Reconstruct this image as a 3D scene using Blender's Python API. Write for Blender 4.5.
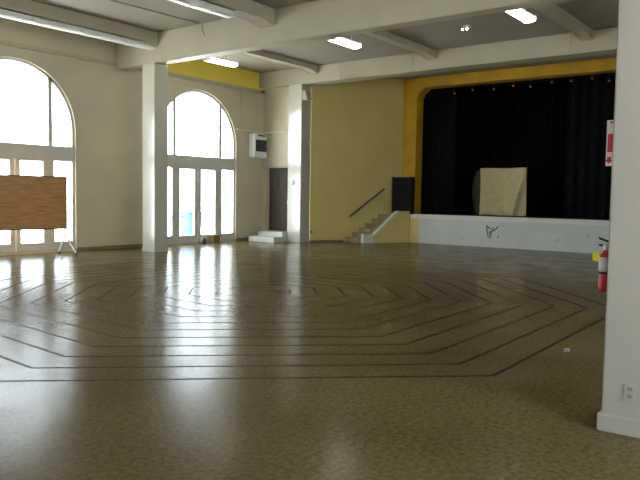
import bpy, bmesh, math, random
from mathutils import Vector, Matrix
random.seed(7)
for o in list(bpy.data.objects): bpy.data.objects.remove(o, do_unlink=True)
SC = bpy.context.scene
COL = SC.collection

# ------------------------------------------------------------------ camera
F_PX, PITCH, ROLL, YAW, EYE = 686.83, math.radians(3.694), math.radians(0.849), math.radians(37.134), 1.6
cd = bpy.data.cameras.new('camera'); co = bpy.data.objects.new('camera', cd); COL.objects.link(co)
cd.sensor_width = 36.0; cd.sensor_fit = 'HORIZONTAL'; cd.lens = F_PX / 640 * 36.0
cd.clip_start = 0.05; cd.clip_end = 400
fw = Vector((math.cos(PITCH)*math.cos(YAW), math.cos(PITCH)*math.sin(YAW), -math.sin(PITCH)))
r0 = Vector((math.sin(YAW), -math.cos(YAW), 0)); u0 = r0.cross(fw)
rr = math.cos(ROLL)*r0 + math.sin(ROLL)*u0; uu = -math.sin(ROLL)*r0 + math.cos(ROLL)*u0
m = Matrix((rr, uu, -fw)).transposed().to_4x4(); m.translation = Vector((0, 0, EYE))
co.matrix_world = m
SC.camera = co

# ------------------------------------------------------------------ world, exposure
SKY = 4.6
w = bpy.data.worlds.new('world'); SC.world = w; w.use_nodes = True
bg = w.node_tree.nodes['Background']; bg.inputs[0].default_value = (0.86, 0.94, 1.0, 1); bg.inputs[1].default_value = SKY
sl = bpy.data.lights.new('sun', 'SUN'); sl.energy = 18.0; sl.angle = math.radians(0.6); sl.color = (1.0, 0.97, 0.92)
so = bpy.data.objects.new('sun', sl); COL.objects.link(so); so.rotation_euler = (0, math.radians(38), 0)   # high sun standing behind the stage end of the hall
SC.view_settings.view_transform = 'Standard'; SC.view_settings.look = 'None'
SC.view_settings.gamma = 1.0; SC.view_settings.use_curve_mapping = False
SC.view_settings.exposure = 1.68
SC.cycles.use_denoising = True
SC.cycles.max_bounces = 10; SC.cycles.diffuse_bounces = 6; SC.cycles.glossy_bounces = 4
SC.cycles.transparent_max_bounces = 12
SC.cycles.sample_clamp_indirect = 8.0
SC.cycles.caustics_reflective = False; SC.cycles.caustics_refractive = False

# ------------------------------------------------------------------ layout numbers (metres)
YW = 16.47                    # inner face of the window wall
XS = 21.9                     # inner face of the stage wall
XA = 18.32                    # face of the corner alcove with the door
ZC = 5.85                     # ceiling
XR, YR = -5.0, -2.5           # walls behind the camera
R_WIN, Z_SPR, Z_TR0, Z_TR1, Z_SILL = 1.68, 3.22, 2.42, 2.80, 0.08
WIN_X = [9.14, 15.29, 3.08, -2.98]
ST_X, ST_Z = 21.2, 0.98       # stage front and height

# sky portals in the window openings (sampling aid only)
def portal(name, loc, rot, sx, sy):
    l = bpy.data.lights.new(name, 'AREA'); l.shape = 'RECTANGLE'; l.size = sx; l.size_y = sy
    l.cycles.is_portal = True
    o = bpy.data.objects.new(name, l); COL.objects.link(o); o.location = loc; o.rotation_euler = rot
for x in WIN_X:
    portal('window_portal', (x, YW+0.3, 2.5), (-math.pi/2, 0, 0), 2*R_WIN, 4.9)
REAR_FILL_WIN_Y = [12.8]  # unseen window added in the rear wall to bring in fill daylight
NEAR_FILL_WIN_X = [9.26, 3.17, -2.92]  # unseen windows added on the camera side to brighten the hall
for x in NEAR_FILL_WIN_X:
    portal('window_portal', (x, YR-0.3, 2.5), (math.pi/2, 0, 0), 2*R_WIN, 4.9)
for y in REAR_FILL_WIN_Y:
    portal('window_portal', (XR-0.3, y, 2.5), (0, -math.pi/2, 0), 4.9, 2*R_WIN)

# ------------------------------------------------------------------ materials
def mat(name, c, rough=0.6, spec=0.5, var=0.08, scale=3.0, c2=None, bump=0.0, bscale=60.0, metal=0.0, coat=0.0, stretch=None):
    M = bpy.data.materials.new(name); M.use_nodes = True
    nt = M.node_tree; b = nt.nodes['Principled BSDF']
    b.inputs['Roughness'].default_value = rough; b.inputs['Metallic'].default_value = metal
    b.inputs['Specular IOR Level'].default_value = spec; b.inputs['Coat Weight'].default_value = coat
    tc = nt.nodes.new('ShaderNodeTexCoord'); src = tc.outputs['Object']
    if stretch:
        mp = nt.nodes.new('ShaderNodeMapping'); mp.inputs['Scale'].default_value = stretch
        nt.links.new(src, mp.inputs[0]); src = mp.outputs[0]
    n = nt.nodes.new('ShaderNodeTexNoise'); n.inputs['Scale'].default_value = scale; n.inputs['Detail'].default_value = 6
    nt.links.new(src, n.inputs['Vector'])
    ra = nt.nodes.new('ShaderNodeValToRGB')
    lo = [max(0, v*(1-var)) for v in c]; hi = list(c2) if c2 else [min(1, v*(1+var)) for v in c]
    ra.color_ramp.elements[0].position = 0.3; ra.color_ramp.elements[1].position = 0.7
    ra.color_ramp.elements[0].color = (*lo, 1); ra.color_ramp.elements[1].color = (*hi, 1)
    nt.links.new(n.outputs['Fac'], ra.inputs[0]); nt.links.new(ra.outputs[0], b.inputs['Base Color'])
    if bump:
        n2 = nt.nodes.new('ShaderNodeTexNoise'); n2.inputs['Scale'].default_value = bscale; n2.inputs['Detail'].default_value = 4
        nt.links.new(tc.outputs['Object'], n2.inputs['Vector'])
        bp = nt.nodes.new('ShaderNodeBump'); bp.inputs['Strength'].default_value = bump; bp.inputs['Distance'].default_value = 0.01
        nt.links.new(n2.outputs['Fac'], bp.inputs['Height']); nt.links.new(bp.outputs[0], b.inputs['Normal'])
    return M
def emit(name, c, s):
    M = bpy.data.materials.new(name); M.use_nodes = True
    b = M.node_tree.nodes['Principled BSDF']
    b.inputs['Base Color'].default_value = (*[min(1, v) for v in c], 1)
    b.inputs['Emission Color'].default_value = (*c, 1); b.inputs['Emission Strength'].default_value = s
    return M
def glass(name):
    M = bpy.data.materials.new(name); M.use_nodes = True; nt = M.node_tree
    nt.nodes.remove(nt.nodes['Principled BSDF'])
    t = nt.nodes.new('ShaderNodeBsdfTransparent'); t.inputs[0].default_value = (0.95, 0.97, 0.97, 1)
    g = nt.nodes.new('ShaderNodeBsdfGlossy'); g.inputs['Roughness'].default_value = 0.03
    mx = nt.nodes.new('ShaderNodeMixShader')
    mx.inputs[0].default_value = 0.06
    nt.links.new(t.outputs[0], mx.inputs[1]); nt.links.new(g.outputs[0], mx.inputs[2])
    nt.links.new(mx.outputs[0], nt.nodes['Material Output'].inputs[0])
    return M

def floor_material():
    M = bpy.data.materials.new('polished_concrete'); M.use_nodes = True; nt = M.node_tree; b = nt.nodes['Principled BSDF']
    tc = nt.nodes.new('ShaderNodeTexCoord')
    def noise(s, d):
        n = nt.nodes.new('ShaderNodeTexNoise'); n.inputs['Scale'].default_value = s; n.inputs['Detail'].default_value = d
        nt.links.new(tc.outputs['Object'], n.inputs['Vector']); return n
    def ramp(f, p0, p1, c0, c1):
        r = nt.nodes.new('ShaderNodeValToRGB'); e = r.color_ramp.elements
        e[0].position = p0; e[1].position = p1; e[0].color = (*c0, 1); e[1].color = (*c1, 1)
        nt.links.new(f, r.inputs[0]); return r.outputs[0]
    big = ramp(noise(0.7, 3).outputs['Fac'], 0.3, 0.7, (0.098, 0.074, 0.033), (0.132, 0.103, 0.051))
    nf = noise(24, 10); nf.inputs['Roughness'].default_value = 0.75
    fine = ramp(nf.outputs['Fac'], 0.33, 0.70, (0.50, 0.50, 0.48), (1.62, 1.58, 1.5))
    mx = nt.nodes.new('ShaderNodeMix'); mx.data_type = 'RGBA'; mx.blend_type = 'MULTIPLY'; mx.inputs['Factor'].default_value = 1
    nt.links.new(big, mx.inputs['A']); nt.links.new(fine, mx.inputs['B']); nt.links.new(mx.outputs['Result'], b.inputs['Base Color'])
    rg = ramp(noise(1.6, 2).outputs['Fac'], 0.25, 0.75, (0.15,)*3, (0.25,)*3)
    nt.links.new(rg, b.inputs['Roughness'])
    bp = nt.nodes.new('ShaderNodeBump'); bp.inputs['Strength'].default_value = 0.03; bp.inputs['Distance'].default_value = 0.01
    nt.links.new(noise(4, 2).outputs['Fac'], bp.inputs['Height']); nt.links.new(bp.outputs[0], b.inputs['Normal'])
    b.inputs['Specular IOR Level'].default_value = 0.025
    return M

MT = dict(
    floor=floor_material(),
    line=mat('dark_inlay', (0.022, 0.017, 0.009), 0.42, 0.02),
    cream=mat('cream_wall_paint', (0.50, 0.45, 0.33), 0.55, 0.4, 0.05, 1.2, bump=0.05),
    yellow=mat('mustard_wall_paint', (0.60, 0.485, 0.18), 0.6, 0.35, 0.06, 1.0, bump=0.05),
    bright_yellow=mat('yellow_frieze', (0.74, 0.58, 0.08), 0.6, 0.35, 0.06, 1.0, bump=0.05),
    ceil=mat('ceiling_paint', (0.29, 0.272, 0.222), 0.7, 0.3, 0.05, 1.5, bump=0.05),
    beam=mat('beam_paint', (0.41, 0.378, 0.285), 0.55, 0.4, 0.05, 1.5, bump=0.05),
    column=mat('glossy_white_paint', (0.50, 0.49, 0.42), 0.17, 1.0, 0.03, 2.0),
    pier=mat('pier_white_paint', (0.37, 0.345, 0.31), 0.45, 0.4, 0.03, 1.5),
    trim=mat('trim_paint', (0.42, 0.38, 0.27), 0.5, 0.4, 0.08, 4),
    base=mat('brown_baseboard', (0.20, 0.155, 0.075), 0.5, 0.4, 0.15, 4),
    frame=mat('window_frame_paint', (0.50, 0.50, 0.46), 0.45, 0.4, 0.06, 4),
    gold=mat('gold_stage_frame', (0.52, 0.29, 0.006), 0.5, 0.4, 0.15, 2.0),
    stagewhite=mat('stage_front_paint', (0.49, 0.495, 0.47), 0.5, 0.4, 0.06, 2.0),
    stagecap=mat('stage_lip_paint', (0.60, 0.59, 0.54), 0.45, 0.4, 0.06, 3.0),
    stagefloor=mat('dark_stage_boards', (0.012, 0.010, 0.008), 0.6, 0.3, 0.2, 5),
    black=mat('black_curtain', (0.006, 0.006, 0.007), 0.95, 0.05, 0.3, 8),
    blackvoid=mat('black_stage_paint', (0.004, 0.004, 0.004), 0.95, 0.05, 0.1, 3),
    charcoal=mat('charcoal_curtain', (0.011, 0.011, 0.012), 0.95, 0.05, 0.4, 12),
    blackbox=mat('black_cabinet_vinyl', (0.010, 0.010, 0.012), 0.6, 0.3, 0.2, 30),
    grille=mat('black_speaker_grille', (0.006, 0.006, 0.007), 0.7, 0.2, 0.3, 80),
    metal=mat('grey_metal', (0.45, 0.45, 0.44), 0.35, 0.5, 0.05, 10, metal=0.8),
    whitemetal=mat('white_enamel', (0.72, 0.72, 0.70), 0.4, 0.5, 0.03, 10),
    pipe=mat('painted_conduit', (0.60, 0.56, 0.42), 0.5, 0.4, 0.05, 10),
    darkpipe=mat('dark_conduit', (0.12, 0.11, 0.09), 0.5, 0.4, 0.1, 10),
    woodboard=mat('brown_board_veneer', (0.40, 0.19, 0.062), 0.45, 0.4, 0.25, 2.5, bump=0.03, stretch=(1, 1, 9)),
    boardedge=mat('board_edge', (0.06, 0.035, 0.05), 0.5, 0.4),
    door=mat('dark_door_wood', (0.055, 0.046, 0.032), 0.55, 0.4, 0.25, 5, stretch=(4, 4, 0.6)),
    wood=mat('plain_wood', (0.22, 0.13, 0.05), 0.6, 0.3, 0.2, 6),
    step=mat('step_paint', (0.55, 0.55, 0.52), 0.5, 0.4, 0.06, 4),
    stair=mat('stair_concrete', (0.34, 0.28, 0.15), 0.6, 0.3, 0.08, 4),
    cloth=mat('beige_cloth', (0.60, 0.50, 0.29), 0.85, 0.15, 0.08, 8, bump=0.1, bscale=200),
    acbody=mat('cooler_plastic', (0.70, 0.73, 0.72), 0.4, 0.5, 0.03, 8),
    acgrille=mat('cooler_grille', (0.06, 0.065, 0.07), 0.5, 0.3, 0.1, 30),
    red=mat('red_enamel', (0.42, 0.012, 0.018), 0.3, 0.5, 0.05, 8),
    signred=mat('sign_red', (0.50, 0.03, 0.05), 0.4, 0.5, 0.02, 8),
    signpink=mat('sign_white', (0.72, 0.66, 0.64), 0.4, 0.5, 0.02, 8),
    yellowtag=mat('yellow_tag', (0.75, 0.68, 0.02), 0.5, 0.4, 0.03, 8),
    plate=mat('outlet_plastic', (0.58, 0.57, 0.55), 0.4, 0.5, 0.02, 8),
    slot=mat('outlet_slot', (0.20, 0.19, 0.18), 0.5, 0.4),
    glass=glass('window_glass'),
    paper=mat('crumpled_foil', (0.24, 0.26, 0.30), 0.35, 0.5, 0.1, 20),
    blue=mat('blue_plastic', (0.03, 0.16, 0.42), 0.4, 0.5, 0.05, 5),
    ground=mat('pale_paving', (0.60, 0.60, 0.58), 0.8, 0.2, 0.08, 2),
    tube=emit('lit_diffuser', (1.0, 0.98, 0.86), 8.0),
    unlit=mat('unlit_diffuser', (0.80, 0.80, 0.76), 0.35, 0.5, 0.02, 8),
    redglow=emit('red_bulb', (1.0, 0.10, 0.08), 0.16),
    whiteglow=emit('small_white_bulb', (0.85, 0.95, 1.0), 4.0),
    mark=mat('black_scuff_paint', (0.05, 0.05, 0.05), 0.7, 0.2, 0.2, 20),
)

# ------------------------------------------------------------------ helpers
def link(name, me, m, parent=None, smooth=False):
    if m is not None: me.materials.append(MT[m] if isinstance(m, str) else m)
    if smooth:
        for p in me.polygons: p.use_smooth = True
    o = bpy.data.objects.new(name, me); COL.objects.link(o)
    if parent is not None:
        o.parent = parent
        o.matrix_parent_inverse = Matrix.Translation(-parent.location) if parent.rotation_euler.z == 0 else Matrix()
    return o
def obj(name, bm, m, parent=None, smooth=False, bevel=0.0):
    if bevel: bmesh.ops.bevel(bm, geom=list(bm.edges), offset=bevel, segments=2, affect='EDGES', clamp_overlap=True)
    bmesh.ops.recalc_face_normals(bm, faces=list(bm.faces))
    me = bpy.data.meshes.new(name); bm.to_mesh(me); bm.free()
    return link(name, me, m, parent, smooth)
def bx(x0, x1, y0, y1, z0, z1, bm=None):
    bm = bm or bmesh.new()
    v = [bm.verts.new((x, y, z)) for x in (x0, x1) for y in (y0, y1) for z in (z0, z1)]
    for f in ((0,1,3,2), (4,6,7,5), (0,4,5,1), (2,3,7,6), (0,2,6,4), (1,5,7,3)): bm.faces.new([v[i] for i in f])
    return bm
def box(name, x0, x1, y0, y1, z0, z1, m, parent=None, bevel=0.0):
    return obj(name, bx(x0, x1, y0, y1, z0, z1), m, parent, bevel=bevel)
def prism(pts, axis, a, b, bm=None):
    """pts: 2D outline; axis 'x' -> (y,z) outline, 'y' -> (x,z), 'z' -> (x,y); extruded from a to b"""
    bm = bm or bmesh.new()
    def P(p, t): return {'x': (t, p[0], p[1]), 'y': (p[0], t, p[1]), 'z': (p[0], p[1], t)}[axis]
    A = [bm.verts.new(P(p, a)) for p in pts]; B = [bm.verts.new(P(p, b)) for p in pts]; n = len(pts)
    bm.faces.new(A); bm.faces.new(B[::-1])
    for i in range(n): bm.faces.new((A[i], A[(i+1) % n], B[(i+1) % n], B[i]))
    return bm
def tube(path, r, seg=10, bm=None):
    bm = bm or bmesh.new(); path = [Vector(p) for p in path]; rings = []
    for i, p in enumerate(path):
        d = (path[min(i+1, len(path)-1)] - path[max(i-1, 0)]).normalized()
        a = d.orthogonal().normalized() if i == 0 else (a - d*a.dot(d)).normalized()
        b = d.cross(a); rad = r[i] if isinstance(r, (list, tuple)) else r
        rings.append([bm.verts.new(p + rad*(math.cos(t)*a + math.sin(t)*b)) for t in (2*math.pi*k/seg for k in range(seg))])
    for A, B in zip(rings, rings[1:]):
        for k in range(seg): bm.faces.new((A[k], A[(k+1) % seg], B[(k+1) % seg], B[k]))
    bm.faces.new(rings[0][::-1]); bm.faces.new(rings[-1])
    return bm
def lathe(prof, seg=20, bm=None, origin=(0, 0, 0)):
    return tube([Vector(origin)+Vector((0, 0, z)) for _, z in prof], [max(r, 1e-4) for r, _ in prof], seg, bm)
def thing(name, label, cat, loc, group=None):
    o = bpy.data.objects.new(name, None); COL.objects.link(o); o.location = loc; o.empty_display_size = 0.2
    return tag(o, label, cat, group)
def tag(o, label, cat, group=None):
    o['label'] = label; o['category'] = cat
    if group: o['group'] = group
    return o
def struct(o):
    o['kind'] = 'structure'; return o

# ------------------------------------------------------------------ room shell
floor = struct(box('floor', XR, XS+7, YR, YW+0.4, -0.15, 0.0, 'floor'))
ceiling = struct(box('ceiling', XR-0.4, XS+0.6, YR-0.4, YW+0.4, ZC, ZC+0.25, 'ceil'))

def arched_wall(name, u0, u1, centres, make, z1=ZC, thick=0.4, seg=28):
    """a wall along u with arched openings; make(u, t, z) -> world point, t = depth into the wall"""
    bm = bmesh.new()
    def quad(p): bm.faces.new([bm.verts.new(make(*q)) for q in p])
    cs = sorted(centres); edges = [u0]
    for c in cs: edges += [c-R_WIN, c+R_WIN]
    edges.append(u1)
    for t in (0.0, thick):
        for i in range(0, len(edges), 2):
            quad([(edges[i], t, 0), (edges[i+1], t, 0), (edges[i+1], t, z1), (edges[i], t, z1)])
        for c in cs:
            pr = None
            for k in range(seg+1):
                a = math.pi - math.pi*k/seg; q = (c+R_WIN*math.cos(a), Z_SPR+R_WIN*math.sin(a))
                if pr: quad([(pr[0], t, pr[1]), (q[0], t, q[1]), (q[0], t, z1), (pr[0], t, z1)])
                pr = q
            quad([(c-R_WIN, t, 0), (c+R_WIN, t, 0), (c+R_WIN, t, Z_SILL), (c-R_WIN, t, Z_SILL)])
    for c in cs:                                   # reveals
        o = [(c-R_WIN, Z_SILL), (c-R_WIN, Z_SPR)] + [(c+R_WIN*math.cos(math.pi-math.pi*k/seg), Z_SPR+R_WIN*math.sin(math.pi-math.pi*k/seg)) for k in range(1, seg)] + [(c+R_WIN, Z_SPR), (c+R_WIN, Z_SILL)]
        for p, q in zip(o, o[1:]+o[:1]): quad([(p[0], 0, p[1]), (q[0], 0, q[1]), (q[0], thick, q[1]), (p[0], thick, p[1])])
    for u in (u0, u1): quad([(u, 0, 0), (u, thick, 0), (u, thick, z1), (u, 0, z1)])
    quad([(u0, 0, z1), (u1, 0, z1), (u1, thick, z1), (u0, thick, z1)])
    bmesh.ops.remove_doubles(bm, verts=list(bm.verts), dist=1e-4)
    return struct(obj(name, bm, 'cream'))
arched_wall('wall_left', XR, XS+0.6, WIN_X, lambda u, t, z: (u, YW+t, z))
arched_wall('wall_rear', YR, YW, REAR_FILL_WIN_Y, lambda u, t, z: (XR-t, u, z))
arched_wall('wall_near', XR, XS+0.6, NEAR_FILL_WIN_X, lambda u, t, z: (u, YR-t, z))

# window assemblies: frame, transom, mullions, glazing bars, panes, french doors
def window(n, make, c, full=True):
    root = bpy.data.objects.new('window_%d' % n, None); COL.objects.link(root); root.location = make(c, 0.2, 0); struct(root)
    T0, T1 = 0.06, 0.16
    def P(u0_, u1_, z0, z1, t0=T0, t1=T1):
        pts = [make(u, t, z) for u in (u0_, u1_) for t in (t0, t1) for z in (z0, z1)]
        xs, ys, zs = zip(*pts)
        return bx(min(xs), max(xs), min(ys), max(ys), min(zs), max(zs))
    def part(nm, bm, m, par=root): return obj(nm, bm, m, par)
    # arch ring
    bm = bmesh.new(); seg = 28; W = 0.07
    outer = [(c-R_WIN, Z_SILL)] + [(c+R_WIN*math.cos(math.pi-math.pi*k/seg), Z_SPR+R_WIN*math.sin(math.pi-math.pi*k/seg)) for k in range(seg+1)] + [(c+R_WIN, Z_SILL)]
    r = R_WIN-W
    inner = [(c-r, Z_SILL)] + [(c+r*math.cos(math.pi-math.pi*k/seg), Z_SPR+r*math.sin(math.pi-math.pi*k/seg)) for k in range(seg+1)] + [(c+r, Z_SILL)]
    for (a, b, ia, ib) in zip(outer, outer[1:], inner, inner[1:]):
        for quad in ([(a, T0), (b, T0), (ib, T0), (ia, T0)], [(a, T1), (b, T1), (ib, T1), (ia, T1)], [(ia, T0), (ib, T0), (ib, T1), (ia, T1)]):
            bm.faces.new([bm.verts.new(make(p[0], t, p[1])) for p, t in quad])
    bmesh.ops.remove_doubles(bm, verts=list(bm.verts), dist=1e-4)
    part('frame', bm, 'frame')
    part('transom', P(c-R_WIN, c+R_WIN, Z_TR0-0.01, Z_TR1, 0.03, 0.20), 'frame')
    MUL = 0.98
    for s in (-1, 1):
        zt = Z_SPR + math.sqrt(R_WIN**2-MUL**2) - 0.02
        part('mullion', P(c+s*MUL-0.055, c+s*MUL+0.055, Z_TR1, zt), 'frame')
        part('mullion', P(c+s*MUL-0.09, c+s*MUL+0.09, Z_SILL, Z_TR0+0.02), 'frame')
        # side light beside the door: sill panel, bars, pane
        ua, ub = sorted((c+s*(MUL+0.09), c+s*(R_WIN-W)))
        part('bottom_rail', P(ua, ub, Z_SILL, 0.28), 'frame')
        for z in (0.85, 1.40, 1.95): part('glazing_bar', P(ua, ub, z-0.011, z+0.011, 0.095, 0.125), 'frame')
        part('pane', P(ua, ub, 0.28, Z_TR0+0.02, 0.108, 0.112), 'glass')
    # upper bars and panes (three lights)
    for z in (3.30, 3.85): part('glazing_bar', P(c-MUL, c+MUL, z-0.011, z+0.011, 0.095, 0.125), 'frame')
    for s in (-1, 1):
        for z in (3.30, 3.85):
            e = math.sqrt(r*r-(z-Z_SPR)**2) if z > Z_SPR else r
            ua, ub = sorted((c+s*MUL, c+s*e)); part('glazing_bar', P(ua, ub, z-0.011, z+0.011, 0.095, 0.125), 'frame')
    def light(u0_, u1_):
        pts = [(u0_, Z_TR1), (u1_, Z_TR1)]
        for k in range(13):
            u = u1_ + (u0_-u1_)*k/12; d = r*r-(u-c)**2
            pts.append((u, Z_SPR+math.sqrt(max(d, 0.0))))
        b2 = bmesh.new()
        b2.faces.new([b2.verts.new(make(p[0], 0.11, p[1])) for p in pts])
        part('pane', b2, 'glass')
    light(c-r, c-MUL); light(c-MUL, c+MUL); light(c+MUL, c+r)
    # two french door leaves
    for s in (-1, 1):
        a, b = sorted((c+s*0.012, c+s*(MUL-0.09)))
        leaf = part('door_leaf', P(a, a+0.125, Z_SILL, Z_TR0), 'frame')
        for q in (P(b-0.125, b, Z_SILL, Z_TR0), P(a+0.125, b-0.125, Z_SILL, 0.27), P(a+0.125, b-0.125, Z_TR0-0.04, Z_TR0)):
            me2 = bpy.data.meshes.new('tmp'); q.to_mesh(me2); q.free()
            bmj = bmesh.new(); bmj.from_mesh(leaf.data); bmj.from_mesh(me2); bmj.to_mesh(leaf.data); bmj.free(); bpy.data.meshes.remove(me2)
        for z in (0.88, 1.40, 1.92): obj('glazing_bar', P(a+0.125, b-0.125, z-0.011, z+0.011, 0.095, 0.125), 'frame', leaf)
        obj('pane', P(a+0.125, b-0.125, 0.27, Z_TR0-0.04, 0.108, 0.112), 'glass', leaf)
        hx = c+s*0.07
        obj('handle', P(hx-0.015, hx+0.015, 1.02, 1.16, 0.02, 0.06), 'metal', leaf)
for i, x in enumerate(WIN_X): window(i+1, lambda u, t, z: (u, YW+t, z), x)
for i, y in enumerate(REAR_FILL_WIN_Y): window(i+5, lambda u, t, z: (XR-t, u, z), y)  # added rear window, out of view, for fill light
for i, x in enumerate(NEAR_FILL_WIN_X): window(i+6, lambda u, t, z: (u, YR-t, z), x)  # added camera-side windows, out of view, for fill light

# mouldings and baseboards on the window wall
struct(box('trim_1', XR, XA, YW-0.07, YW, 5.16, 5.26, 'trim'))
edges = [XR] + sorted([x-R_WIN for x in WIN_X] + [x+R_WIN for x in WIN_X]) + [XA]
bm = bmesh.new()
for a, b in zip(edges[::2], edges[1::2]): bx(a, b, YW-0.025, YW, 0, 0.10, bm)
struct(obj('baseboard_left', bm, 'base'))
struct(box('trim_2', 12.7, XA, YW-0.02, YW, 5.26, ZC, 'bright_yellow'))  # band above the moulding, stronger yellow than the wall below

# corner alcove: door wall, side wall
DY0, DY1, DZ0, DZ1 = 15.27, 16.24, 0.34, 2.55
bm = bmesh.new()
bx(XA, XA+0.3, DY1, YW, 0, ZC, bm); bx(XA, XA+0.3, 15.12, DY0, 0, ZC, bm)
bx(XA, XA+0.3, DY0, DY1, DZ1, ZC, bm); bx(XA, XA+0.3, DY0, DY1, 0, DZ0, bm)
struct(obj('wall_far', bm, 'cream'))
d = struct(box('door_1', XA+0.10, XA+0.15, DY0, DY1, DZ0, DZ1, 'door'))
for z0, z1 in ((DZ0+0.15, DZ0+0.95), (DZ0+1.1, DZ1-0.15)):
    for y0, y1 in ((DY0+0.12, DY0+0.43), (DY0+0.54, DY1-0.12)): box('door_panel', XA+0.085, XA+0.10, y0, y1, z0, z1, 'door', d, bevel=0.006)
box('door_knob', XA+0.04, XA+0.10, DY0+0.06, DY0+0.11, DZ0+0.98, DZ0+1.05, 'metal', d, bevel=0.01)
bm = bx(XA-0.02, XA, DY1, DY1+0.08, DZ0, DZ1+0.08); bx(XA-0.02, XA, DY0-0.08, DY0, DZ0, DZ1+0.08, bm); bx(XA-0.02, XA, DY0, DY1, DZ1, DZ1+0.08, bm)
struct(obj('trim_3', bm, 'trim'))
SPL = Vector((18.62, 14.55)); SD = Vector((0.888, -0.460)).normalized(); SN = Vector((-SD.y, SD.x)); SANG = math.atan2(SD.y, SD.x); SLEN = (XS-SPL.x)/SD.x
def on_splay(sv, off=0.0): q = SPL+SD*sv-SN*off; return (q.x, q.y)
struct(obj('wall_corner', prism([on_splay(0.0), on_splay(SLEN), on_splay(SLEN, -0.25), on_splay(0.14, -0.25)], 'z', 0, ZC), 'yellow'))
struct(obj('baseboard_corner', prism([on_splay(0), on_splay(1.30), on_splay(1.30, 0.02), on_splay(0, 0.02)], 'z', 0, 0.06), 'base'))

# stage wall with the proscenium opening
OY0, OY1, OZ = 2.5, 12.30, 5.49
GY = 12.86
bm = bmesh.new()
bx(XS, XS+0.35, YR, OY0-0.62, ST_Z+0.003, ZC, bm)
struct(obj('wall_right', bm, 'yellow'))

# ------------------------------------------------------------------ floor inlay: nested octagons of dark strips
CX, CY, K0 = 8.366, 7.697, 12.391
V = [(-0.442, -0.168), (-0.204, -0.425), (0.181, -0.419), (0.414, -0.205)]
V = [Vector(v) for v in V] + [-Vector(v) for v in V]
for k in range(12):
    pts = [Vector((CX, CY)) + v*(K0-k) for v in V]
    for i in range(8):
        a, b = pts[i], pts[(i+1) % 8]; d = (b-a).normalized(); n = Vector((-d.y, d.x))*0.017
        q = [a-n, b-n, b+n, a+n]
        obj('inlay_strip', prism([(p.x, p.y) for p in q], 'z', -0.002, 0.0015), 'line', floor)

# ------------------------------------------------------------------ columns and beams
def column(label, x0, x1, y0, y1, ztop, m, plinth, name='column'):
    t = thing(name, label, 'column', ((x0+x1)/2, (y0+y1)/2, 0))
    box('shaft', x0, x1, y0, y1, 0.0, ztop, m, t, bevel=0.012)
    e = plinth[0]; box('plinth', x0-e, x1+e, y0-e, y1+e, 0, plinth[1], m, t, bevel=0.008)
    return t
B1Z, B2Z = 5.07, 5.31
column('white glossy column standing between the two arched windows', 12.1, 12.56, 14.78, 15.30, B1Z, 'column', (0.01, 0.12))
column('white glossy column beside the dark corner door', 18.08, 18.60, 14.545, 15.12, B2Z, 'column', (0.01, 0.12))
column('wide pale column carrying the fire extinguisher and red sign', 4.93, 5.43, 0.35, 1.26, B1Z-0.003, 'pier', (0.022, 0.125), 'pier')

def beam(label, x0, x1, z0):
    t = thing('ceiling_beam', label, 'beam', ((x0+x1)/2, 6, z0)); 
    box('beam_body', x0, x1, YR, YW, z0, ZC, 'beam', t, bevel=0.015); return t
b1 = beam('deep cream ceiling beam resting on the column between the windows', 12.08, 12.45, B1Z)
b2 = beam('deep cream ceiling beam in front of the stage opening', 18.06, 18.62, B2Z)
for y in (13.0, 10.35, 5.75): box('joint_strip', 18.045, 18.06, y-0.015, y+0.015, B2Z, ZC, 'trim', b2)
beam('deep cream ceiling beam over the wide pale column', 4.9, 5.46, B1Z)
# joists: cross ribs under the ceiling with a haunch where they meet the beams
def joist(label, x0, x1, yc, zb, w_=0.44):
    t = thing('ceiling_joist', label, 'joist', ((x0+x1)/2, yc, zb), 'ceiling joists')
    o = prism([(x0, ZC), (x0, zb-0.10), (x0+0.5, zb), (x1-0.5, zb), (x1, zb-0.10), (x1, ZC)], 'y', yc-w_/2, yc+w_/2)
    obj('rib', o, 'beam', t, bevel=0.01)
ZJ = 5.56
for y, txt in ((14.85, 'cream ceiling joist with a row of unlit lights in line with the window columns'), (10.75, 'cream ceiling joist with unlit lights beside the thin dark conduit'), (6.6, 'bare cream ceiling joist reaching the beam over the pier'), (2.4, 'bare cream ceiling joist reaching the beam over the pier')): joist(txt, 5.46, 12.08, y, ZJ)
for y, txt in ((14.0, 'slim cream ceiling joist above the lit light nearest the arched windows'), (9.72, 'slim cream ceiling joist above the lit light opposite the mustard wall'), (5.33, 'slim cream ceiling joist above the lit light opposite the black curtains'), (1.0, 'slim bare cream ceiling joist reaching the beam at the stage')): joist(txt, 12.45, 18.06, y, ZJ+0.13, 0.30)

# ------------------------------------------------------------------ stage
t = thing('stage_platform', 'white stage front with an overhanging lip below the black curtains', 'stage', (ST_X, 4, 0))
box('front_wall', ST_X, ST_X+0.15, YR+0.01, 11.72, 0, 0.86, 'stagewhite', t)
box('yellow_end', ST_X, ST_X+0.15, 11.72, 12.10, 0, 0.86, 'yellow', t)  # stair end of the front wall, mustard instead of white
box('lip', ST_X-0.05, ST_X+0.32, YR+0.01, 12.06, 0.85, ST_Z+0.02, 'stagecap', t, bevel=0.01)
box('stage_floor', ST_X+0.32, XS+5.9, YR+0.01, 12.12, 0.85, ST_Z, 'stagefloor', t)
CA = Vector((19.5, 13.0))
def on_cheek(sv, off=0.0): q = CA+SD*sv+SN*off; return (q.x, q.y)
obj('landing', prism([on_cheek(1.45, 0.14), on_cheek(1.95, 0.14), (21.4, 12.125), (XS-0.045, 12.125), (XS-0.045, 12.82), on_cheek(1.45, 0.965)], 'z', 0.80, ST_Z), 'stair', t)
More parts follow.
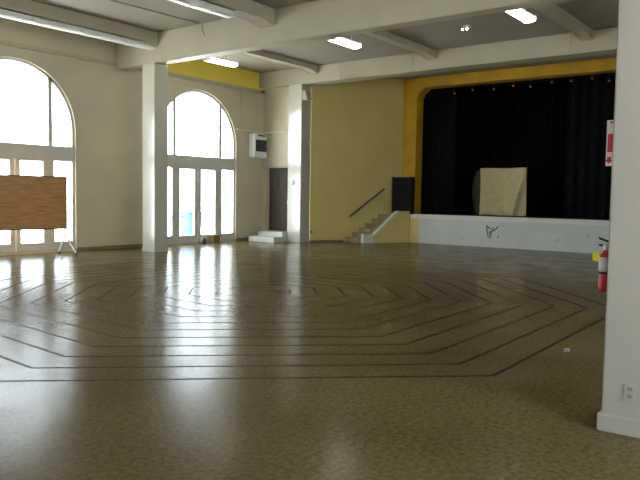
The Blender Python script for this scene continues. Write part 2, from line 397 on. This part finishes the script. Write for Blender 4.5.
# scribbled dark mark and scuffs on the stage front
def scribble(pts, r):
    bm = bmesh.new()
    for seg in pts: tube([(ST_X-0.001, y, z) for y, z in seg], r, 6, bm)
    obj('painted_mark', bm, 'mark', t)
my, mz = 9.06, 0.48
scribble([[(my+0.16, mz+0.22), (my+0.14, mz+0.02), (my+0.10, mz-0.14), (my+0.02, mz-0.17), (my-0.01, mz-0.08), (my+0.06, mz+0.02), (my-0.05, mz+0.06), (my-0.14, mz+0.09), (my-0.24, mz+0.22)],
          [(my+0.16, mz+0.22), (my+0.02, mz+0.12), (my-0.08, mz+0.16), (my-0.03, mz+0.02), (my+0.08, mz-0.06)],
          [(my-0.25, mz-0.08), (my-0.23, mz-0.16)]], 0.016)
for y, z in ((10.08, 0.25), (6.92, 0.35), (6.0, 0.52)): scribble([[(y, z-0.04), (y-0.02, z+0.03)]], 0.010)

# proscenium frame
t = thing('proscenium_frame', 'gold painted frame around the dark stage opening', 'stage frame', (XS, 7, ST_Z))
D = 0.45
def jamb(y0, y1, s):
    return box('post', XS-0.04, XS+D, y0, y1, ST_Z+0.003, OZ, 'gold', t, bevel=0.01)
jamb(OY1, GY, 1); jamb(OY0-0.62, OY0, -1)
box('lintel', XS-0.04, XS+D, OY0-0.62, GY, OZ, ZC, 'gold', t, bevel=0.01)
for s, y in ((1, OY1), (-1, OY0)):
    obj('corner_bracket', prism([(y, OZ), (y-s*0.30, OZ), (y-s*0.22, OZ-0.10), (y-s*0.10, OZ-0.16), (y, OZ-0.38)], 'x', XS-0.02, XS+D-0.01), 'gold', t)
for y in (GY-0.10,): box('moulding', XS-0.06, XS-0.04, y-0.03, y+0.03, ST_Z+0.003, OZ+0.35, 'gold', t)

# black stage house
bm = bmesh.new()
bx(XS+6.0, XS+6.2, YR, 14.2, 0, ZC+0.6, bm); bx(XS+0.47, XS+6.2, 14.0, 14.2, 0, ZC+0.6, bm); bx(XS+0.47, XS+6.2, YR-0.3, YR, 0.98, ZC+0.6, bm)
struct(obj('wall_stage', bm, 'blackvoid'))
struct(box('ceiling_stage', XS+0.47, XS+6.2, YR, 14.2, ZC+0.6, ZC+0.8, 'blackvoid'))
bm = bmesh.new(); bx(XS+0.46, XS+0.48, OY1+0.02, 14.0, ST_Z, ZC+0.6, bm); bx(XS+0.46, XS+0.48, YR, OY0-0.02, ST_Z, ZC+0.6, bm); bx(XS+0.46, XS+0.48, YR, 14.0, OZ+0.02, ZC+0.6, bm)
struct(obj('wall_stage_inner', bm, 'blackvoid'))

def curtain(label, p0, p1, z0, z1, folds, amp, m, group=None):
    p0, p1 = Vector(p0), Vector(p1); d = (p1-p0); L = d.length; d.normalize(); n = Vector((-d.y, d.x))
    N = folds*8; bm = bmesh.new(); rng = random.Random(folds)
    ph = [rng.uniform(-0.5, 0.5) for _ in range(folds+1)]
    pts = []
    for i in range(N+1):
        s = i/N; k = s*folds; a = amp*(0.75+0.5*ph[int(k) % folds])
        q = p0 + d*(s*L) + n*(a*math.sin(2*math.pi*k)); pts.append(q)
    rows = []
    for z, f in ((z0, 1.0), ((z0+z1)/2, 0.95), (z1, 0.75)):
        rows.append([bm.verts.new((p0.x+(q.x-p0.x)*1, q.y, z)) if f == 1 else bm.verts.new((q.x, q.y, z)) for q in pts])
    for A, B in zip(rows, rows[1:]):
        for i in range(N): bm.faces.new((A[i], A[i+1], B[i+1], B[i]))
    o = obj('stage_curtain', bm, m, None, smooth=True)
    sol = o.modifiers.new('thickness', 'SOLIDIFY'); sol.thickness = 0.01
    return tag(o, label, 'curtain', group)
curtain('black pleated curtain hanging across the back of the stage', (25.6, 1.5), (25.6, 12.9), ST_Z+0.01, 5.7, 34, 0.09, 'black')
curtain('charcoal pleated curtain gathered near the fire extinguisher pier side of the stage', (23.9, 2.0), (23.9, 7.6), ST_Z+0.01, 5.7, 16, 0.10, 'charcoal')
curtain('black pleated curtain hanging behind the gold post by the stairs', (23.0, 11.3), (23.0, 12.9), ST_Z+0.01, 5.7, 7, 0.07, 'charcoal')
o = curtain('short black border curtain across the top of the stage opening', (22.66, 2.2), (22.66, 12.4), 5.46, 6.2, 30, 0.04, 'black')

# row of small red stage lamps
bt = tag(obj('lamp_batten', tube([(22.43, 2.6, 5.53), (22.43, 12.2, 5.53)], 0.025, 8), 'blackbox'), 'thin black pipe carrying the red stage lamps', 'pipe')
for i, (y, z) in enumerate(((11.11, 5.28), (10.43, 5.36), (9.64, 5.31), (8.96, 5.37), (8.37, 5.29), (7.67, 5.37), (7.05, 5.36), (6.41, 5.38), (5.9, 5.27))):
    t = thing('stage_lamp', 'tiny red lamp hanging from the pipe atop the stage opening', 'lamp', (22.43, y, 5.50), 'red stage lamps')
    obj('hanger', tube([(22.43, y, 5.503), (22.43, y, z+0.05)], 0.012, 6), 'blackbox', t)
    obj('housing', lathe([(0.02, 0.08), (0.05, 0.06), (0.06, 0.0)], 12, origin=(22.43, y, z)), 'blackbox', t, smooth=True)
    obj('bulb', lathe([(0.010, 0.02), (0.020, 0.0), (0.022, -0.014), (0.012, -0.028), (0.002, -0.032)], 12, origin=(22.43, y, z)), 'redglow', t, smooth=True)

# stairs to the stage, cheek wall, handrail
t = thing('stage_stairs', 'short flight of tan steps climbing to the stage', 'stairs', (CA.x, CA.y, 0)); t.rotation_euler = (0, 0, SANG)
n = 6
for i in range(n):
    s0 = -0.10 + 1.55*i/n; box('step', s0, 1.45, 0.145, 0.955, ST_Z*i/n, ST_Z*(i+1)/n, 'stair', t)
t = thing('stair_wall', 'mustard cheek wall with a white sloping cap beside the stage stairs', 'low wall', (CA.x, CA.y, 0)); t.rotation_euler = (0, 0, SANG)
obj('wall_body', prism([(0.30, 0), (1.925, 0), (1.925, 1.05), (1.44, 1.05), (0.30, 0.16)], 'y', 0, 0.14), 'yellow', t)
obj('sloping_cap', prism([(0.38, 0.21), (1.38, 1.09), (1.46, 1.11), (1.46, 1.05), (1.42, 1.035), (0.40, 0.145)], 'y', -0.03, 0.143), 'stagecap', t)
box('flat_cap', 1.46, 1.92, -0.02, 0.143, 1.05, 1.10, 'yellow', t)
box('newel_block', 0.06, 0.44, -0.04, 0.143, 0, 0.30, 'stagecap', t, bevel=0.02)
t = thing('handrail', 'dark wooden handrail slanting up the mustard wall above the stairs', 'handrail', (SPL.x, SPL.y, 0)); t.rotation_euler = (0, 0, SANG)
A, B = Vector((1.50, -0.08, 0.87)), Vector((2.90, -0.08, 1.88))
obj('rail', tube([A, B], 0.035, 10), 'darkpipe', t)
for f in (0.12, 0.5, 0.88):
    p = A.lerp(B, f); obj('bracket', tube([p, (p.x, -0.02, p.z-0.06), (p.x, -0.001, p.z-0.06)], 0.012, 6), 'darkpipe', t)

# large black loudspeaker at the top of the stairs
t = thing('loudspeaker', 'tall black loudspeaker cabinet on the stage by the gold post', 'speaker', (21.5, 12.5, ST_Z))
x0, x1, y0, y1, z0, z1 = 21.33, 21.66, 12.17, 12.96, ST_Z+0.002, 2.31
box('cabinet', x0+0.03, x1, y0, y1, z0, z1, 'blackbox', t, bevel=0.02)
box('grille', x0, x0+0.03, y0+0.04, y1-0.04, z0+0.05, z1-0.05, 'grille', t, bevel=0.008)
for y in (y0+0.015, y1-0.015):
    box('corner_guard', x0+0.015, x0+0.06, y-0.02, y+0.02, z1-0.05, z1+0.005, 'grille', t)

# cloth-covered crate on stage
def draped():
    t = thing('covered_panel', 'beige cloth draped over an upright panel on the dark stage', 'covered panel', (23.5, 9.6, ST_Z))
    y0, y1, z0, z1 = 8.76, 10.48, ST_Z+0.01, 2.67
    NY, NZ = 36, 28; bm = bmesh.new(); g = []
    for j in range(NZ+1):
        row = []
        for i in range(NY+1):
            u, v = i/NY, j/NZ                      # u: 0 = y1 side, v: 0 = top
            y = y1+(y0-y1)*u; z = z1+(z0-z1)*v
            def fold(uc, w_): return math.exp(-((u-uc)/w_)**2)
            dx = -0.10*fold(0.10+0.42*v, 0.05)*v - 0.16*fold(0.97-0.24*v, 0.06)*min(1, 1.6*v) + 0.05*math.sin(5*u+3*v)
            dx -= 0.06*fold(0.03+0.3*v, 0.04)
            zz = z + (0.03*math.sin(7*u) if j == NZ else 0) + 0.012*math.sin(9*u)*(1-v)
            row.append(bm.verts.new((23.4+dx, y, max(zz, ST_Z+0.01))))
        g.append(row)
    for j in range(NZ):
        for i in range(NY): bm.faces.new((g[j][i], g[j][i+1], g[j+1][i+1], g[j+1][i]))
    # top and rounded far side
    top2 = [bm.verts.new((23.58, y1+(y0-y1)*i/NY, z1+0.01)) for i in range(NY+1)]
    for i in range(NY): bm.faces.new((g[0][i], g[0][i+1], top2[i+1], top2[i]))
    o = obj('front_cloth', bm, 'cloth', t, smooth=True)
    # bulging side hanging towards the stairs
    bm = bmesh.new(); rows = []
    for j in range(NZ+1):
        v = j/NZ; z = (z1-0.03)+(z0-z1+0.03)*v; row = []
        for i in range(13):
            a = i/12*math.pi*0.75; bul = 0.58*(0.55+0.45*math.sin(math.pi*min(1, 0.15+0.75*v)))
            row.append(bm.verts.new((23.52+0.5*(1-math.cos(a)) , y1-0.05+bul*math.sin(a)+0.015*math.sin(11*a+4*v), z-0.06*math.sin(a)*(1-v))))
        rows.append(row)
    for A, B in zip(rows, rows[1:]):
        for i in range(12): bm.faces.new((A[i], A[i+1], B[i+1], B[i]))
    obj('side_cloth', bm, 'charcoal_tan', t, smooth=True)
    box('inner_panel', 23.47, 23.57, y0+0.05, y1-0.08, ST_Z+0.002, z1-0.02, 'wood', t)
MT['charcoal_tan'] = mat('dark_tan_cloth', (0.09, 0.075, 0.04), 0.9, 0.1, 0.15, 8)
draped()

# ------------------------------------------------------------------ alcove steps, cooler, conduits
t = thing('door_steps', 'two pale steps below the dark corner door', 'steps', (17.9, 15.6, 0))
box('lower_step', 17.42, XA-0.002, 15.135, 16.30, 0, 0.17, 'step', t, bevel=0.012)
box('upper_step', 17.86, XA-0.002, 15.14, 16.28, 0.17, 0.335, 'step', t, bevel=0.012)

t = thing('air_cooler', 'white box air cooler with dark grille mounted high beside the corner door', 'air cooler', (17.8, YW, 2.85))
ax0, ax1, ay0, az0, az1 = 17.57, 18.24, 16.20, 2.88, 3.72
box('body', ax0, ax1, ay0, YW, az0, az1, 'acbody', t, bevel=0.03)
box('grille', ax0+0.07, ax1-0.05, ay0-0.012, ay0+0.01, az0+0.22, az1-0.22, 'acgrille', t)
for i in range(7):
    z = az0+0.26+i*0.057; box('louvre', ax0+0.08, ax1-0.06, ay0-0.022, ay0-0.010, z, z+0.012, 'blackbox', t)
box('top_vent', ax0+0.2, ax1-0.1, ay0-0.006, ay0+0.01, az1-0.10, az1-0.04, 'acgrille', t)
box('control_panel', ax0+0.16, ax1-0.10, ay0-0.008, ay0+0.01, az0+0.06, az0+0.16, 'whitemetal', t)
def pipe(label, path, r, m='pipe', name='wall_conduit'):
    return tag(obj(name, tube(path, r, 8), m), label, 'conduit')
pipe('pale pipe running along the wall above the air cooler', [(16.95, YW-0.03, 3.80), (XA-0.04, YW-0.03, 3.80), (XA-0.04, YW-0.1, 3.80), (XA-0.04, 15.02, 3.80)], 0.03)
pipe('thin vertical conduit on the wall between the arched window and the air cooler', [(17.18, YW-0.02, 3.83), (17.18, YW-0.02, 5.15)], 0.018, 'trim')
t = thing('junction_box', 'small dark junction box on the moulding in the corner above the cooler', 'junction box', (18.15, YW-0.1, 5.16))
box('cover', 18.10, 18.24, YW-0.13, YW-0.07, 5.15, 5.25, 'darkpipe', t, bevel=0.006)
for z in (5.17, 5.22): box('screw', 18.16, 18.175, YW-0.134, YW-0.13, z, z+0.012, 'metal', t)

# fittings on the corner column
t = thing('wall_loudspeaker', 'small cream wall loudspeaker high on the column beside the door', 'speaker', (18.3, 14.5, 4.75))
obj('case', prism([(14.544, 5.10), (14.42, 5.10), (14.30, 4.78), (14.544, 4.78)], 'x', 18.10, 18.34), 'beam', t, bevel=0.01)
obj('grille', prism([(14.50, 5.04), (14.43, 5.04), (14.36, 4.84), (14.50, 4.84)], 'x', 18.09, 18.10), 'trim', t)
t = thing('alarm_bell', 'white round alarm bell on the column beside the door', 'alarm bell', (18.08, 14.92, 2.02))
obj('gong', tube([(18.08, 14.90, 2.03), (18.05, 14.90, 2.03), (18.03, 14.90, 2.03)], [0.085, 0.085, 0.055], 20), 'whitemetal', t)
obj('boss', tube([(18.03, 14.90, 2.03), (18.015, 14.90, 2.03)], 0.02, 12), 'whitemetal', t)
def outlet(label, axis, pos, m='plate', s=1.0, ang=0.0):
    t = thing('power_outlet', label, 'outlet', pos); t.rotation_euler = (0, 0, ang if axis == 'y' else -math.pi/2)
    def loc(o): o.matrix_parent_inverse = Matrix(); return o
    loc(box('cover_plate', -0.036*s, 0.036*s, -0.008, 0, -0.058*s, 0.058*s, m, t, bevel=0.003))
    for dz in (-0.024, 0.024): loc(box('socket', -0.015*s, 0.015*s, -0.010, -0.008, (dz-0.013)*s, (dz+0.013)*s, 'slot', t))
outlet('dark power outlet low on the mustard wall beside the column', 'y', (*on_splay(0.06), 0.35), 'darkpipe', ang=SANG)
outlet('dark switch plate on the shaded side of the column by the door', 'y', (18.24, 14.545, 1.98), 'darkpipe', 0.8)
outlet('pale power outlet low on the wide pier', 'x', (4.93, 1.08, 0.30), 'pier')

# ------------------------------------------------------------------ lights on the ceiling
def fixture(label, xc, yc, zt, lit, L=1.15, group='fluorescent fixtures', stem=None):
    t = thing('ceiling_light', label, 'ceiling light', (xc, yc, zt), group)
    box('housing', xc-L/2, xc+L/2, yc-0.12, yc+0.12, zt-0.05, zt, 'whitemetal', t, bevel=0.008)
    prof = [(yc-0.13, zt-0.05), (yc-0.12, zt-0.10), (yc-0.07, zt-0.135), (yc+0.07, zt-0.135), (yc+0.12, zt-0.10), (yc+0.13, zt-0.05)]
    obj('diffuser', prism(prof, 'x', xc-L/2+0.02, xc+L/2-0.02), 'tube' if lit else 'unlit', t, bevel=0.01)
    if stem:
        for s in (-1, 1): obj('stem', tube([(xc+s*0.3, yc, zt), (xc+s*0.3, yc, stem)], 0.012, 8), 'whitemetal', t)
    for s in (-1, 1): box('end_cap', xc+s*(L/2)-0.02, xc+s*(L/2)+0.02, yc-0.135, yc+0.135, zt-0.12, zt, 'whitemetal', t)
for x, y, txt in ((13.79, 14.0, 'nearest the arched windows'), (13.69, 9.72, 'opposite the mustard wall'), (13.56, 5.33, 'opposite the black curtains')):
    fixture('lit fluorescent ceiling light under the joist ' + txt, x, y, 5.36, True, 1.08, stem=ZJ+0.13)
for x in (8.0, 9.25, 10.5, 11.6):
    fixture('unlit fluorescent ceiling light in the row above the brown board', x, 14.85, ZJ-0.02, False, 1.18 if x < 11 else 0.9, 'unlit row')
for x in (9.1, 10.3): fixture('unlit fluorescent ceiling light under the joist next to the conduit', x, 10.75, ZJ-0.02, False)
t = thing('emergency_light', 'small twin-headed emergency light on the ceiling before the stage', 'emergency light', (15.9, 7.6, ZC))
box('base_unit', 15.86, 16.00, 7.53, 7.69, ZC-0.06, ZC, 'whitemetal', t, bevel=0.01)
for y in (7.55, 7.67):
    h = obj('lamp_head', tube([(15.88, y, ZC-0.06), (15.85, y, ZC-0.09), (15.82, y, ZC-0.11)], [0.012, 0.028, 0.03], 12), 'whitemetal', t)
    obj('bulb', tube([(15.82, y, ZC-0.111), (15.814, y, ZC-0.115)], 0.026, 12), 'whiteglow', h)
pipe('thin dark conduit running across the ceiling to the beam', [(6.0, 13.2, ZC-0.02), (12.0, 12.95, ZC-0.02)], 0.012, 'darkpipe', 'ceiling_conduit')
pipe('short loose wire hanging down the beam face below the ceiling conduit', [(12.07, 12.92, ZC-0.05), (12.06, 12.90, 5.65), (12.05, 12.80, 5.52)], 0.010, 'darkpipe', 'hanging_wire')

# ------------------------------------------------------------------ brown board on a stand in front of the arched window
def board_stand():
    t = thing('notice_board', 'wide brown wooden board on a metal stand in front of the arched window', 'board', (10.05, 15.75, 0))
    L = 2.75; ang = math.radians(-8)
    root = t; root.rotation_euler = (0, 0, ang)
    def P(nm, bm, m): 
        o = obj(nm, bm, m, None); o.parent = t; return o
    z0, z1 = 0.68, 1.96
    P('panel', bx(-L, 0, -0.02, 0.02, z0, z1), 'woodboard')
    bm = bx(-L-0.02, 0.02, -0.028, 0.028, z1, z1+0.025); bx(-L-0.02, 0.02, -0.028, 0.028, z0-0.025, z0, bm)
    bx(0, 0.02, -0.028, 0.028, z0, z1, bm); bx(-L-0.02, -L, -0.028, 0.028, z0, z1, bm)
    P('edge_frame', bm, 'boardedge')
    for x in (0.0, -L):
        P('post', tube([(x, 0.05, 0.42), (x, 0.05, z1-0.1)], 0.018, 8), 'metal')
        P('leg', tube([(x, 0.05, 0.50), (x+0.12, -0.30, 0.05)], 0.022, 8), 'whitemetal')
        P('leg', tube([(x, 0.05, 0.50), (x-0.02, 0.38, 0.05)], 0.022, 8), 'whitemetal')
        for (dx, y) in ((0.12, -0.30), (-0.02, 0.38)):
            P('caster', tube([(x+dx-0.015, y, 0.035), (x+dx+0.015, y, 0.035)], 0.035, 14), 'blackbox')
    P('crossbar', tube([(-L, 0.05, 0.45), (0, 0.05, 0.45)], 0.012, 8), 'metal')
board_stand()

# ------------------------------------------------------------------ small things at the doors and on the floor
t = thing('wooden_box', 'small brown wooden box on the floor at the arched glass doors', 'box', (15.75, 16.25, 0))
box('box_body', 15.62, 15.92, 16.16, 16.40, 0, 0.24, 'wood', t, bevel=0.01); box('lid', 15.60, 15.94, 16.14, 16.42, 0.24, 0.27, 'wood', t, bevel=0.005)
o = prism([(15.22, 0), (15.40, 0), (15.40, 0.05), (15.36, 0.20), (15.28, 0.20), (15.22, 0.05)], 'y', 16.25, 16.42)
tag(obj('door_stop', o, 'darkpipe', bevel=0.008), 'dark door stop at the foot of the arched glass doors', 'door stop')
bm = bmesh.new(); bmesh.ops.create_icosphere(bm, subdivisions=2, radius=0.035)
for v in bm.verts:
    k = 1+random.uniform(-0.3, 0.35); v.co = Vector((v.co.x*k*1.3, v.co.y*k, (v.co.z*k)*0.55))
zmin = min(v.co.z for v in bm.verts)
for v in bm.verts: v.co += Vector((7.26, 2.22, -zmin))
tag(obj('crumpled_scrap', bm, 'paper'), 'small crumpled silvery scrap lying on the floor near the pier', 'litter')

# ------------------------------------------------------------------ fire extinguisher and its sign on the pier
PY = 1.26
t = thing('fire_extinguisher', 'small red fire extinguisher with white label and yellow tag on the pier', 'fire extinguisher', (5.08, PY+0.07, 0.95))
ex, ey, ez = 5.08, PY+0.050, 0.95
body = obj('cylinder', lathe([(0.032, 0), (0.042, 0.008), (0.044, 0.03), (0.044, 0.245), (0.038, 0.265), (0.022, 0.282), (0.020, 0.30)], 24, origin=(ex, ey, ez)), 'red', t, smooth=True)
obj('paper_label', lathe([(0.0450, 0.145), (0.0450, 0.246)], 24, origin=(ex, ey, ez)), 'plate', t, smooth=True)
obj('black_band', lathe([(0.0452, 0.128), (0.0452, 0.146)], 24, origin=(ex, ey, ez)), 'blackbox', t, smooth=True)
obj('valve', lathe([(0.022, 0.295), (0.022, 0.33), (0.012, 0.345)], 14, origin=(ex, ey, ez)), 'metal', t)
obj('lever', prism([(ey-0.03, ez+0.345), (ey+0.05, ez+0.372), (ey+0.05, ez+0.385), (ey-0.03, ez+0.36)], 'x', ex-0.009, ex+0.009), 'blackbox', t)
obj('carry_handle', prism([(ey-0.03, ez+0.315), (ey+0.05, ez+0.325), (ey+0.05, ez+0.337), (ey-0.03, ez+0.33)], 'x', ex-0.009, ex+0.009), 'blackbox', t)
obj('yellow_tag', prism([(ey+0.030, ez+0.215), (ey+0.070, ez+0.222), (ey+0.076, ez+0.268), (ey+0.048, ez+0.285), (ey+0.028, ez+0.265)], 'x', ex-0.062, ex-0.056), 'yellowtag', t)
obj('tag_string', tube([(ex-0.02, ey+0.01, ez+0.31), (ex-0.045, ey+0.03, ez+0.30), (ex-0.058, ey+0.045, ez+0.285)], 0.002, 5), 'yellowtag', t)
obj('hose', tube([(ex, ey-0.03, ez+0.32), (ex+0.05, ey-0.03, ez+0.31), (ex+0.066, ey, ez+0.24), (ex+0.062, ey+0.005, ez+0.10)], 0.008, 8), 'blackbox', t)
obj('wall_bracket', bx(ex-0.02, ex+0.02, PY+0.001, PY+0.010, ez+0.05, ez+0.34), 'metal', t)

t = thing('extinguisher_sign', 'red and white vertical sign projecting from the pier above the extinguisher', 'sign', (5.03, PY, 1.84))
s0, s1, sy0, sy1 = 5.02, 5.032, PY+0.001, PY+0.062
box('panel', s0, s1, sy0, sy1, 1.835, 2.15, 'signpink', t)
box('red_band', s0-0.002, s0, sy0+0.015, sy1-0.008, 1.93, 2.055, 'signred', t)
obj('red_arrow', prism([(sy0+0.040, 1.85), (sy0+0.066, 1.878), (sy0+0.052, 1.878), (sy0+0.052, 1.898), (sy0+0.028, 1.898), (sy0+0.028, 1.878), (sy0+0.014, 1.878)], 'x', s0-0.002, s0), 'signred', t)
box('red_band', s0-0.002, s0, sy0+0.02, sy1-0.02, 2.128, 2.140, 'signred', t)

# ------------------------------------------------------------------ outdoors seen through the glass
struct(box('floor_outside', XR-30, XS+30, YW+0.4, YW+40, -0.35, -0.05, 'ground'))
struct(box('floor_outside_near', XR-30, XS+30, YR-40, YR-0.4, -0.35, -0.05, 'ground'))
struct(box('floor_outside_rear', XR-40, XR-0.4, YR-0.4, YW+0.4, -0.35, -0.05, 'ground'))
t = thing('outdoor_bin', 'blue bin standing outside the arched glass doors', 'bin', (17.1, 18.85, -0.05))
by = 18.6
obj('bin_body', prism([(16.85, -0.05), (17.35, -0.05), (17.42, 0.88), (16.78, 0.88)], 'y', by, by+0.5), 'blue', t, bevel=0.02)
box('bin_lid', 16.75, 17.45, by-0.03, by+0.53, 0.88, 0.95, 'blue', t, bevel=0.02)
